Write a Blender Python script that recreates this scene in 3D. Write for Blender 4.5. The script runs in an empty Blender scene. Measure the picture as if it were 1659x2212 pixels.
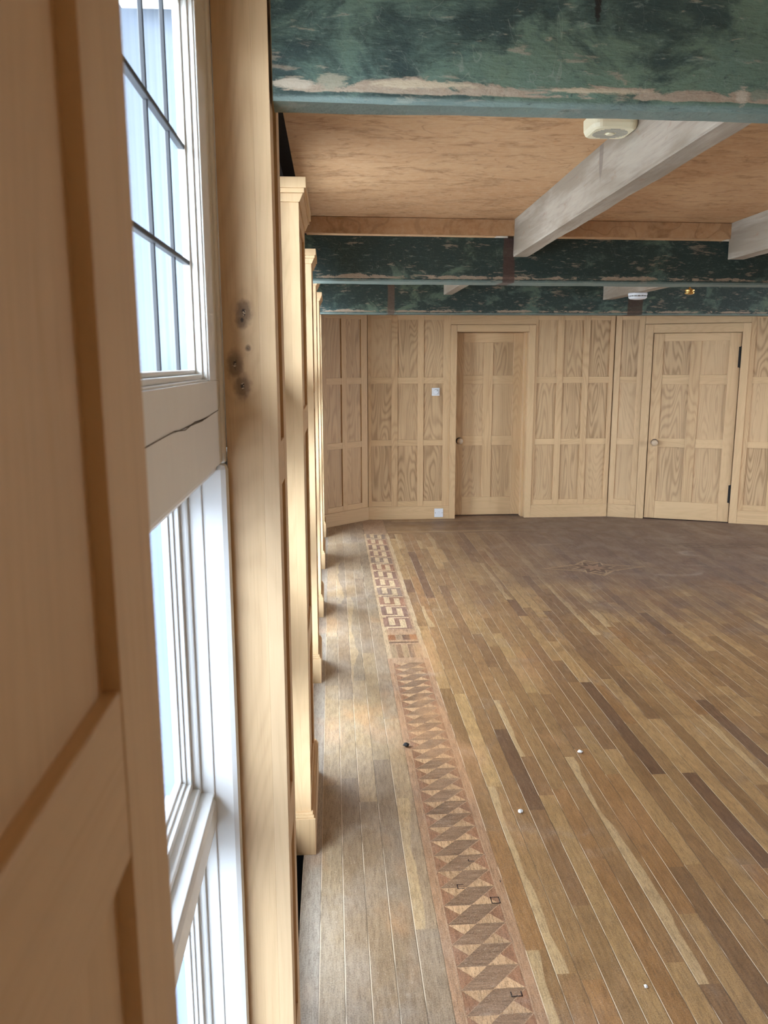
import bpy, bmesh, math, random
from mathutils import Matrix, Vector, noise as mnoise
S = bpy.context.scene
C = S.collection
R = random.Random(7)

# ------------------------------------------------------------------ camera
f_px, pitch, yaw, roll = 1732.7, 0.1837, 0.0637, -0.0024
cp, sp, cy, sy = math.cos(pitch), math.sin(pitch), math.cos(yaw), math.sin(yaw)
Fw = Vector((sy*cp, cy*cp, -sp)); Rt = Vector((cy, -sy, 0)); Up = Rt.cross(Fw)
Rt, Up = Rt*math.cos(roll) + Up*math.sin(roll), -Rt*math.sin(roll) + Up*math.cos(roll)
cd = bpy.data.cameras.new('camera'); cam = bpy.data.objects.new('camera', cd); C.objects.link(cam)
cd.sensor_fit = 'VERTICAL'; cd.sensor_height = 36; cd.sensor_width = 27; cd.lens = f_px*36/2212
cd.clip_start = 0.01; cd.clip_end = 100
m = Matrix.Identity(4)
for i in range(3):
    m[i][0], m[i][1], m[i][2] = Rt[i], Up[i], -Fw[i]
m.translation = Vector((0, 0, 1.5)); cam.matrix_world = m
cd.dof.use_dof = True; cd.dof.focus_distance = 2.6; cd.dof.aperture_fstop = 13
S.camera = cam

# ------------------------------------------------------------------ colour management, sky
S.view_settings.view_transform = 'Standard'; S.view_settings.look = 'None'
S.view_settings.gamma = 1; S.view_settings.use_curve_mapping = False
S.view_settings.exposure = 0.22
S.cycles.use_denoising = True
S.cycles.max_bounces = 10; S.cycles.diffuse_bounces = 6
SKY_LOW, SKY_HIGH = 0.72, 27.0
w = bpy.data.worlds.new('overcast_sky'); S.world = w; w.use_nodes = True
nt = w.node_tree; nt.nodes.clear()
def wn(t, **k):
    n = nt.nodes.new(t)
    for a, b in k.items(): setattr(n, a, b)
    return n
tc = wn('ShaderNodeTexCoord'); sx = wn('ShaderNodeSeparateXYZ'); nt.links.new(tc.outputs['Generated'], sx.inputs[0])
def mr(src, a, b, c, d):
    n = wn('ShaderNodeMapRange', interpolation_type='SMOOTHSTEP')
    n.inputs[1].default_value, n.inputs[2].default_value, n.inputs[3].default_value, n.inputs[4].default_value = a, b, c, d
    nt.links.new(src, n.inputs[0]); return n.outputs[0]
lob = mr(sx.outputs['Y'], 0.55, 0.90, SKY_HIGH, SKY_LOW)        # cloud is brightest away from the far (+Y) side
elev = mr(sx.outputs['Z'], -0.05, 0.02, 0.0, 1.0)
mx = wn('ShaderNodeMix', data_type='FLOAT'); nt.links.new(elev, mx.inputs[0]); 
nt.links.new(lob, mx.inputs[3])
gr = wn('ShaderNodeMath', operation='MULTIPLY'); nt.links.new(lob, gr.inputs[0]); gr.inputs[1].default_value = 0.40; nt.links.new(gr.outputs[0], mx.inputs[2])
bg = wn('ShaderNodeBackground'); bg.inputs[0].default_value = (0.80, 0.89, 1.0, 1)
nt.links.new(mx.outputs[0], bg.inputs[1]); ow = wn('ShaderNodeOutputWorld'); nt.links.new(bg.outputs[0], ow.inputs[0])

def portal(name, loc, sx_, sy_, direction):
    l = bpy.data.lights.new(name, 'AREA'); l.shape = 'RECTANGLE'; l.size = sx_; l.size_y = sy_
    l.cycles.is_portal = True
    o = bpy.data.objects.new(name, l); C.objects.link(o); o.location = loc
    o.rotation_euler = Vector(direction).to_track_quat('-Z', 'Y').to_euler()

# ------------------------------------------------------------------ node helper
class G:
    def __init__(s, name):
        s.m = bpy.data.materials.new(name); s.m.use_nodes = True; s.nt = s.m.node_tree; s.nt.nodes.clear()
        s.out = s.nt.nodes.new('ShaderNodeOutputMaterial')
    def n(s, t, **k):
        x = s.nt.nodes.new(t)
        for a, b in k.items(): setattr(x, a, b)
        return x
    def put(s, v, sock):
        if isinstance(v, bpy.types.NodeSocket): s.nt.links.new(v, sock)
        elif v is not None:
            if isinstance(v, tuple) and len(v) == 3 and sock.type == 'RGBA': v = v + (1,)
            sock.default_value = v
    def math(s, op, a, b=0.0, c=None, clamp=False):
        x = s.n('ShaderNodeMath', operation=op, use_clamp=clamp); s.put(a, x.inputs[0]); s.put(b, x.inputs[1])
        if c is not None: s.put(c, x.inputs[2])
        return x.outputs[0]
    def mix(s, f, a, b, mode='MIX'):
        x = s.n('ShaderNodeMix', data_type='RGBA', blend_type=mode); s.put(f, x.inputs[0]); s.put(a, x.inputs[6]); s.put(b, x.inputs[7])
        return x.outputs[2]
    def sep(s, v):
        x = s.n('ShaderNodeSeparateXYZ'); s.put(v, x.inputs[0]); return x.outputs
    def vec(s, a, b, c=0.0):
        x = s.n('ShaderNodeCombineXYZ'); s.put(a, x.inputs[0]); s.put(b, x.inputs[1]); s.put(c, x.inputs[2]); return x.outputs[0]
    def scale(s, v, k, loc=(0, 0, 0)):
        x = s.n('ShaderNodeMapping'); s.put(v, x.inputs[0]); x.inputs['Scale'].default_value = k; x.inputs['Location'].default_value = loc
        return x.outputs[0]
    def noise(s, v, scale=1.0, detail=2.0, rough=0.5, dist=0.0):
        x = s.n('ShaderNodeTexNoise'); s.put(v, x.inputs['Vector']); x.inputs['Scale'].default_value = scale
        x.inputs['Detail'].default_value = detail; x.inputs['Roughness'].default_value = rough; x.inputs['Distortion'].default_value = dist
        return x.outputs[0]
    def step(s, v, a, b, lo=0.0, hi=1.0):
        x = s.n('ShaderNodeMapRange', interpolation_type='SMOOTHSTEP'); s.put(v, x.inputs[0])
        for i, q in enumerate((a, b, lo, hi)): s.put(q, x.inputs[i+1])
        return x.outputs[0]
    def attr(s, name, out='Fac'):
        return s.n('ShaderNodeAttribute', attribute_name=name).outputs[out]
    def uv(s, name='UVMap'):
        return s.n('ShaderNodeUVMap', uv_map=name).outputs[0]
    def obj(s): return s.n('ShaderNodeTexCoord').outputs['Object']
    def fin(s, col, rough=0.6, bump=None, bs=0.2, bd=0.002, metal=0.0, spec=0.5, coat=0.0):
        p = s.n('ShaderNodeBsdfPrincipled'); s.put(col, p.inputs['Base Color']); s.put(rough, p.inputs['Roughness'])
        s.put(metal, p.inputs['Metallic']); s.put(spec, p.inputs['Specular IOR Level']); s.put(coat, p.inputs['Coat Weight'])
        if bump is not None:
            b = s.n('ShaderNodeBump'); b.inputs['Strength'].default_value = bs; b.inputs['Distance'].default_value = bd
            s.put(bump, b.inputs['Height']); s.nt.links.new(b.outputs[0], p.inputs['Normal'])
        s.nt.links.new(p.outputs[0], s.out.inputs[0]); return s.m

def oak(name, light=(0.61, 0.418, 0.232), dark=(0.36, 0.222, 0.108), figure=0.6, knots=None, contrast=1.0):
    g = G(name); uv = g.uv(); u, v, _ = g.sep(uv); tone = g.attr('tone')
    n1 = g.noise(g.vec(g.math('MULTIPLY', u, 5.0), g.math('MULTIPLY', v, 0.75)), 1.0, 1.5, 0.45, 0.25)
    if knots:
        o = g.obj(); push = None; kmask = None; kcore = None
        for (kx, kz, rx, rz) in knots:
            ox, oy, oz = g.sep(o)
            a = g.math('DIVIDE', g.math('SUBTRACT', ox, kx), rx); b = g.math('DIVIDE', g.math('SUBTRACT', oz, kz), rz)
            wob = g.noise(g.vec(g.math('MULTIPLY', ox, 160.0), g.math('MULTIPLY', oz, 110.0)), 1.0, 2.0)
            d = g.math('ADD', g.math('SQRT', g.math('ADD', g.math('MULTIPLY', a, a), g.math('MULTIPLY', b, b))), g.math('MULTIPLY', g.math('SUBTRACT', wob, 0.5), 0.8))
            p_ = g.math('DIVIDE', 0.09, g.math('ADD', d, 0.6)); push = p_ if push is None else g.math('ADD', push, p_)
            k_ = g.step(d, 0.55, 1.7, 1.0, 0.0); kmask = k_ if kmask is None else g.math('MAXIMUM', kmask, k_)
            c_ = g.step(d, 0.15, 0.42, 1.0, 0.0); kcore = c_ if kcore is None else g.math('MAXIMUM', kcore, c_)
        n1 = g.math('ADD', n1, push)
    rings = g.math('MULTIPLY_ADD', g.math('SINE', g.math('MULTIPLY', n1, 165.0)), 0.5, 0.5)
    rings = g.math('POWER', rings, 2.0)
    pores = g.step(g.noise(g.vec(g.math('MULTIPLY', u, 330.0), g.math('MULTIPLY', v, 9.0)), 1.0, 3.0, 0.6), 0.48, 0.72)
    streak = g.noise(g.vec(g.math('MULTIPLY', u, 45.0), g.math('MULTIPLY', v, 1.3)), 1.0, 3.0, 0.55)
    big = g.noise(g.vec(g.math('MULTIPLY', u, 4.0), g.math('MULTIPLY', v, 1.2)), 1.0, 2.0)
    fg_ = g.math('MULTIPLY', rings, g.math('MULTIPLY', g.step(tone, 0.0, 1.0, 0.40, 1.0), figure*0.58))
    f = g.math('ADD', fg_, g.math('MULTIPLY', pores, 0.16*contrast))
    f = g.math('ADD', f, g.math('MULTIPLY', g.math('SUBTRACT', streak, 0.42), 0.75*contrast))
    f = g.math('ADD', f, g.math('MULTIPLY', g.math('SUBTRACT', big, 0.45), 0.5*contrast))
    f = g.math('ADD', f, g.math('MULTIPLY', g.math('SUBTRACT', tone, 0.5), 0.22), clamp=True)
    col = g.mix(f, light, dark)
    # sparse pin knots
    kn = g.noise(g.vec(g.math('MULTIPLY', u, 11.0), g.math('MULTIPLY', v, 3.2), 3.3), 1.0, 1.0)
    col = g.mix(g.step(kn, 0.80, 0.90, 0.0, 0.65), col, (0.16, 0.095, 0.05))
    if knots:
        col = g.mix(g.math('MULTIPLY', kmask, 0.82), col, (0.16, 0.092, 0.045))
        fl = g.step(g.noise(g.scale(o, (230, 1, 420)), 1.0, 1.0), 0.62, 0.68)
        col = g.mix(kcore, col, g.mix(fl, (0.05, 0.028, 0.015), (0.62, 0.47, 0.30)))
    return g.fin(col, g.step(pores, 0, 1, 0.50, 0.66), g.math('ADD', pores, g.math('MULTIPLY', rings, 0.5)), 0.12, 0.0006, spec=0.35)

M = {}
M['oak'] = oak('oak')
M['oak_panel'] = oak('oak_panel', (0.575, 0.395, 0.222), (0.29, 0.178, 0.090), 0.95)
M['oak_plain'] = oak('oak_plain', (0.62, 0.428, 0.238), (0.40, 0.255, 0.130), 0.38, contrast=0.75)
M['oak_knotty'] = oak('oak_knotty', (0.62, 0.422, 0.228), (0.385, 0.24, 0.118), 0.45,
    knots=[(-0.140, 1.581, 0.011, 0.016), (-0.1435, 1.5685, 0.008, 0.011), (-0.157, 1.497, 0.011, 0.019), (-0.146, 1.463, 0.011, 0.017), (-0.135, 1.524, 0.004, 0.004)])

def plain(name, col, rough=0.5, metal=0.0, var=0.0, spec=0.5, sc=30.0):
    g = G(name); c = col; b = None
    if var:
        n = g.noise(g.obj(), sc, 4.0, 0.6)
        c = g.mix(n, tuple(x*(1-var) for x in col), tuple(min(1, x*(1+var)) for x in col)); b = n
    return g.fin(c, rough, b, 0.1, 0.001, metal, spec)
def white_paint():
    g = G('white_paint'); o = g.obj()
    n = g.noise(g.scale(o, (1, 1, .25)), 22.0, 4.0, 0.6); d = g.step(g.noise(g.scale(o, (1, 1, .4)), 60.0, 5.0, 0.7), 0.62, 0.80)
    c = g.mix(n, (0.80, 0.79, 0.74), (0.71, 0.70, 0.66)); c = g.mix(g.math('MULTIPLY', d, 0.30), c, (0.42, 0.38, 0.32))
    return g.fin(c, 0.32, g.noise(g.scale(o, (1, 1, .3)), 90.0, 3.0), 0.08, 0.001)
M['white_paint'] = white_paint()
M['crack'] = plain('paint_crack', (0.16, 0.125, 0.085), 0.9)
M['lead'] = plain('lead_came', (0.045, 0.047, 0.052), 0.6, 0.3)
M['white_plastic'] = plain('white_plastic', (0.74, 0.77, 0.80), 0.35)
M['ivory_plastic'] = plain('ivory_plastic', (0.72, 0.66, 0.46), 0.45)
M['grey_plastic'] = plain('grey_plastic', (0.30, 0.29, 0.26), 0.5)
M['dark'] = plain('dark_cavity', (0.012, 0.012, 0.012), 0.95)
M['black_iron'] = plain('black_iron', (0.025, 0.022, 0.02), 0.55, 0.5)
M['brass'] = plain('brass', (0.72, 0.50, 0.18), 0.28, 1.0)
M['turned_wood'] = plain('turned_wood', (0.50, 0.38, 0.26), 0.30, var=0.15)
M['plaster_bit'] = plain('plaster_bit', (0.72, 0.72, 0.70), 0.9, var=0.15, sc=300)
M['void_dark'] = plain('void_dark_board', (0.035, 0.030, 0.026), 0.85, var=0.4)  # near-black puts the shade of the gaps above windows and ceiling edge into colour

def mullion(name='weathered_mullion', k=1.0):
    g = G(name); o = g.obj()
    n = g.noise(g.scale(o, (150, 150, .8)), 1.0, 2.0, 0.5)
    return g.fin(g.mix(g.step(n, 0.35, 0.65), tuple(q*k for q in (0.118, 0.137, 0.168)), tuple(q*k for q in (0.140, 0.157, 0.184))), 0.9, spec=0.0)
M['mullion'] = mullion(); M['pale_mullion'] = mullion('lightened_mullion', 2.0)  # second copy lightened so the core looks daylit through the tinted panes
def glass(name='window_glass', tint=(0.95, 0.97, 0.98)):
    g = G(name); t = g.n('ShaderNodeBsdfTransparent'); t.inputs[0].default_value = (*tint, 1)
    gl = g.n('ShaderNodeBsdfGlossy'); gl.inputs['Roughness'].default_value = 0.02
    lw = g.n('ShaderNodeLayerWeight'); lw.inputs[0].default_value = 0.5
    b = g.n('ShaderNodeBump'); b.inputs['Strength'].default_value = 0.15; b.inputs['Distance'].default_value = 0.004
    g.put(g.noise(g.scale(g.obj(), (1, 1, .15)), 18.0, 1.0), b.inputs['Height']); g.nt.links.new(b.outputs[0], gl.inputs['Normal'])
    mxs = g.n('ShaderNodeMixShader'); g.put(g.math('MULTIPLY_ADD', g.math('POWER', lw.outputs['Facing'], 5.0), 0.06, 0.008), mxs.inputs[0])
    g.nt.links.new(t.outputs[0], mxs.inputs[1]); g.nt.links.new(gl.outputs[0], mxs.inputs[2]); g.nt.links.new(mxs.outputs[0], g.out.inputs[0])
    return g.m
M['glass'] = glass(); M['dimmed_glass'] = glass('mild_dimming_window_glass', (0.80, 0.82, 0.83)); M['tinted_glass'] = glass('dimming_window_glass', (0.60, 0.625, 0.66))  # the two darker tints are added to cut daylight through lower panes

def ceiling_mat():
    g = G('ceiling_board'); o = g.obj()
    a = g.noise(o, 1.1, 4.0, 0.6, 0.4); b = g.noise(g.scale(o, (1.0, 2.2, 1)), 6.0, 6.0, 0.68, 0.8); c = g.noise(o, 42.0, 4.0, 0.65)
    col = g.mix(g.step(a, 0.3, 0.7), (0.54, 0.335, 0.175), (0.43, 0.235, 0.112))
    col = g.mix(g.step(b, 0.48, 0.68, 0.0, 0.78), col, (0.265, 0.135, 0.058))
    col = g.mix(g.step(c, 0.35, 0.7, 0.0, 0.30), col, (0.60, 0.42, 0.26))
    ring = g.math('SINE', g.math('MULTIPLY', g.noise(g.scale(o, (1.0, 2.4, 1)), 2.6, 2.0), 46.0))
    col = g.mix(g.step(ring, 0.93, 1.0, 0.0, 0.35), col, (0.25, 0.13, 0.06))
    return g.fin(col, 0.85, g.math('ADD', c, b), 0.3, 0.004, spec=0.2)
M['ceiling'] = ceiling_mat()

def beam_mat(name, stripes, knots=(), dk=0.0):
    """old flaking green paint over brown timber; object X along the beam, Z up from its underside, Y depth"""
    g = G(name); o = g.obj(); x, y, z = g.sep(o)
    n1 = g.noise(g.scale(o, (5, 5, 9)), 1.0, 6.0, 0.66, 0.5); n2 = g.noise(g.scale(o, (14, 14, 70)), 1.0, 6.0, 0.70, 0.3)
    n3 = g.noise(g.scale(o, (60, 60, 90)), 1.0, 4.0, 0.7); n4 = g.noise(g.scale(o, (3, 3, 3)), 1.0, 3.0, 0.6)
    col = g.mix(g.step(n4, 0.32, 0.66), (0.082, 0.132, 0.106), (0.110, 0.158, 0.108))
    col = g.mix(g.step(n1, 0.44+dk, 0.60+dk, 0.90, 0.0), col, (0.020, 0.036, 0.034))
    col = g.mix(g.step(n2, 0.55, 0.70, 0.0, 0.55), col, (0.19, 0.255, 0.205))
    col = g.mix(g.step(n3, 0.60, 0.74, 0.0, 0.7), col, (0.012, 0.018, 0.017))
    bare = g.step(g.math('ADD', n2, g.math('MULTIPLY', g.noise(g.scale(o, (4, 4, 14), (7, 1, 2)), 1.0, 4.0, 0.6, 0.6), 0.7)), 0.94, 1.02)
    # worn arris: bare wood in a ragged band above the lower edge
    band = g.math('MULTIPLY', g.step(z, 0.011, 0.017), g.step(z, 0.022, 0.046, 1.0, 0.0))
    rag = g.step(g.math('ADD', g.noise(g.scale(o, (9, 9, 26), (3, 0, 5)), 1.0, 5.0, 0.7, 0.8), g.math('MULTIPLY', band, 0.24)), 0.68, 0.76)
    bw = g.mix(n3, (0.40, 0.33, 0.24), (0.20, 0.13, 0.085))
    col = g.mix(g.math('MAXIMUM', g.math('MULTIPLY', bare, 0.55), rag), col, bw)
    edge = g.step(z, 0.005, 0.012, 1.0, 0.0)
    col = g.mix(g.math('MULTIPLY', edge, 0.65), col, g.mix(n1, (0.25, 0.315, 0.275), (0.16, 0.22, 0.21)))
    n5 = g.noise(g.scale(o, (45, 45, 190), (2, 2, 2)), 1.0, 5.0, 0.72)
    col = g.mix(g.step(n5, 0.56, 0.72, 0.0, 0.5), col, (0.22, 0.27, 0.21))
    col = g.mix(g.step(n5, 0.30, 0.44, 0.55, 0.0), col, (0.014, 0.022, 0.021))
    for (sx0, sx1, scol) in stripes:
        xw = g.math('ADD', x, g.math('MULTIPLY', g.math('SUBTRACT', n1, 0.5), 0.02))
        msk = g.math('MULTIPLY', g.step(xw, sx0, sx0+0.008), g.step(xw, sx1-0.008, sx1, 1.0, 0.0))
        col = g.mix(g.math('MULTIPLY', msk, 0.85), col, g.mix(n2, scol, tuple(q*0.35 for q in scol)))
    bumpk = None
    for (kx, kz, r, kc) in knots:
        a = g.math('DIVIDE', g.math('SUBTRACT', x, kx), r[0]); b = g.math('DIVIDE', g.math('SUBTRACT', z, kz), r[1])
        d = g.math('ADD', g.math('SQRT', g.math('ADD', g.math('MULTIPLY', a, a), g.math('MULTIPLY', b, b))), g.math('ADD', g.math('MULTIPLY', g.math('SUBTRACT', n1, 0.5), 1.8), g.math('MULTIPLY', g.math('SUBTRACT', n5, 0.5), 1.8)))
        col = g.mix(g.step(d, 0.55, 0.95, 0.95, 0.0), col, kc)
    sc = g.math('ABSOLUTE', g.math('SUBTRACT', g.noise(g.scale(o, (8, 8, 5), (1, 5, 3)), 1.0, 2.0, 0.5, 2.0), 0.5))
    col = g.mix(g.step(sc, 0.0, 0.0035, 0.22, 0.0), col, (0.36, 0.36, 0.30))
    return g.fin(col, 0.62, g.math('ADD', n2, g.math('MULTIPLY', n3, 0.6)), 0.55, 0.006, spec=0.35)

def joist_mat():
    g = G('weathered_timber'); o = g.obj()
    n1 = g.noise(g.scale(o, (8, 1.2, 8)), 1.0, 5.0, 0.62, 0.4); n2 = g.noise(g.scale(o, (70, 4, 70)), 1.0, 4.0, 0.65)
    n3 = g.noise(g.scale(o, (18, 9, 18)), 1.0, 4.0, 0.6)
    col = g.mix(g.step(n1, 0.35, 0.65), (0.415, 0.36, 0.29), (0.27, 0.22, 0.165))
    col = g.mix(g.step(n2, 0.48, 0.72, 0.0, 0.5), col, (0.22, 0.175, 0.14))
    col = g.mix(g.step(n3, 0.60, 0.72, 0.0, 0.55), col, (0.28, 0.175, 0.115))
    y = g.sep(o)[1]
    dr = g.noise(g.scale(o, (1, 5.0, 1.5), (0, 2, 0)), 1.0, 2.0)
    col = g.mix(g.step(dr, 0.665, 0.70, 0.0, 0.6), col, (0.15, 0.12, 0.10))
    return g.fin(col, 0.8, n2, 0.4, 0.003, spec=0.25)
M['joist'] = joist_mat()

def floor_mat():
    g = G('worn_parquet'); uv = g.uv(); u, v, _ = g.sep(uv); e = g.uv('Edge'); s, rnd, _ = g.sep(e)
    base = g.attr('col', 'Color'); kind = g.attr('kind'); o = g.obj(); ox, oy, oz = g.sep(o)
    n1 = g.noise(g.vec(g.math('MULTIPLY', u, 9.0), g.math('MULTIPLY', v, 1.1)), 1.0, 2.0, 0.5, 0.4)
    rings = g.math('MULTIPLY_ADD', g.math('SINE', g.math('MULTIPLY', n1, 75.0)), 0.5, 0.5)
    pores = g.step(g.noise(g.vec(g.math('MULTIPLY', u, 420.0), g.math('MULTIPLY', v, 26.0)), 1.0, 4.0, 0.7), 0.46, 0.66)
    mott = g.math('ADD', g.math('MULTIPLY', g.noise(o, 260.0, 4.0, 0.70, 0.3), 0.6), g.math('MULTIPLY', g.noise(g.vec(g.math('MULTIPLY', u, 110.0), g.math('MULTIPLY', v, 14.0)), 1.0, 4.0, 0.65), 0.4)); blot = g.noise(o, 2.3, 5.0, 0.62, 0.4); blot2 = g.noise(g.scale(o, (1, .6, 1), (5, 3, 0)), 5.5, 5.0, 0.65, 0.5)
    col = g.mix(g.math('MULTIPLY', rings, 0.26), base, g.mix(1.0, base, (0.52, 0.47, 0.42), 'MULTIPLY'))
    # pale sapwood edge with a wandering boundary on some boards
    thr = g.math('SUBTRACT', g.math('MULTIPLY', g.noise(g.vec(g.math('MULTIPLY', v, 2.2), g.math('MULTIPLY', rnd, 60.0)), 1.0, 2.0), 1.9), 0.42)
    sap = g.math('MULTIPLY', g.step(s, g.math('SUBTRACT', thr, 0.03), g.math('ADD', thr, 0.03), 1.0, 0.0), g.math('MULTIPLY', g.math('GREATER_THAN', rnd, 0.90), kind))
    col = g.mix(g.math('MULTIPLY', sap, 0.75), col, (0.58, 0.405, 0.205))
    col = g.mix(g.math('MULTIPLY', pores, 0.52), col, (0.14, 0.082, 0.045))
    # small knots
    kn = g.noise(g.vec(g.math('MULTIPLY', u, 24.0), g.math('MULTIPLY', v, 11.0), 2.2), 1.0, 1.5)
    col = g.mix(g.step(kn, 0.76, 0.82, 0.0, 0.8), col, (0.055, 0.03, 0.016))
    # old varnish with the far floor's dimmer light painted in, grey traffic wear, orange patches of exposed wood, dust
    col = g.mix(g.step(blot, 0.52, 0.70, 0.0, 0.55), col, g.mix(1.0, col, (0.58, 0.53, 0.52), 'MULTIPLY'))
    col = g.mix(g.step(blot2, 0.56, 0.72, 0.0, 0.24), col, (0.36, 0.28, 0.21))
    old = g.math('MULTIPLY', g.step(g.math('ADD', oy, g.math('MULTIPLY', g.math('SUBTRACT', blot, 0.5), 3.0)), 3.3, 5.9), g.step(ox, 0.5, 2.2, 0.30, 1.0))
    col = g.mix(g.math('MULTIPLY', old, g.math('MULTIPLY_ADD', kind, 0.58, 0.25)), col, (0.118, 0.084, 0.084))
    orr = g.noise(g.scale(o, (1.6, 0.8, 1), (2.2, 0.4, 0)), 1.9, 4.0, 0.6)
    orm = g.math('MULTIPLY', g.step(orr, 0.52, 0.68), g.math('MULTIPLY', g.step(oy, 5.6, 4.2), g.step(ox, 1.3, 0.7)))
    col = g.mix(g.math('MULTIPLY', orm, 0.42), col, (0.60, 0.32, 0.15))
    sc1 = g.math('ABSOLUTE', g.math('SUBTRACT', g.noise(g.scale(o, (3.0, 9.0, 1)), 6.0, 2.0, 0.5, 3.0), 0.5))
    sc2 = g.math('ABSOLUTE', g.math('SUBTRACT', g.noise(g.scale(o, (9.0, 3.0, 1), (4, 2, 0)), 5.0, 2.0, 0.5, 3.0), 0.5))
    scr = g.math('MAXIMUM', g.step(sc1, 0.0, 0.006, 1.0, 0.0), g.step(sc2, 0.0, 0.005, 1.0, 0.0))
    wearm = g.step(ox, 1.3, 0.1, 0.12, 0.75)
    col = g.mix(g.math('MULTIPLY', scr, g.math('MULTIPLY', wearm, g.step(mott, 0.4, 0.6))), col, (0.72, 0.62, 0.50))
    dn = g.noise(g.scale(o, (0.9, 1.4, 1), (9, 9, 0)), 2.7, 5.0, 0.68, 0.5)
    dust = g.math('MULTIPLY', g.step(dn, 0.58, 0.76), g.step(mott, 0.38, 0.62))
    near_wall = g.step(ox, 0.45, -0.05, 0.0, 1.0)
    dust = g.math('ADD', g.math('MULTIPLY', dust, 0.40), g.math('MULTIPLY', near_wall, g.math('MULTIPLY', g.step(blot2, 0.36, 0.64), 0.30)), clamp=True)
    sm = g.noise(g.scale(o, (1.6, 3.0, 1), (3, 7, 0)), 1.5, 5.0, 0.7, 0.6)
    dust = g.math('ADD', dust, g.math('MULTIPLY', old, g.step(sm, 0.55, 0.72, 0.0, 0.45)), clamp=True)
    col = g.mix(dust, col, (0.48, 0.42, 0.35))
    col = g.mix(g.step(mott, 0.40, 0.54, 0.55, 0.0), col, g.mix(1.0, col, (0.40, 0.36, 0.33), 'MULTIPLY'))
    col = g.mix(g.step(mott, 0.56, 0.68, 0.0, 0.34), col, (0.56, 0.385, 0.20))
    # joints between boards: pale filler here, open and dark there
    ed = g.math('ABSOLUTE', g.math('SUBTRACT', s, 0.5))
    jw = g.noise(g.vec(g.math('MULTIPLY', v, 3.0), g.math('MULTIPLY', rnd, 30.0)), 1.0, 3.0, 0.6)
    jl = g.math('MULTIPLY', g.step(ed, 0.462, 0.484), kind)
    pale = g.math('MULTIPLY', g.math('LESS_THAN', s, 0.5), g.step(jw, 0.40, 0.52))
    col = g.mix(g.math('MULTIPLY', jl, g.math('MULTIPLY', pale, g.math('MULTIPLY_ADD', old, -0.6, 0.85))), col, (0.78, 0.66, 0.49))
    col = g.mix(g.math('MULTIPLY', jl, g.math('MULTIPLY', g.math('SUBTRACT', 1.0, pale), 0.50)), col, (0.055, 0.033, 0.02))
    rough = g.math('ADD', g.step(blot2, 0.3, 0.7, 0.34, 0.52), g.math('MULTIPLY', dust, 0.25))
    return g.fin(col, rough, g.math('ADD', mott, g.math('ADD', pores, g.math('MULTIPLY', jl, -2.0))), 0.22, 0.0015, spec=0.5)
M['floor'] = floor_mat()

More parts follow.
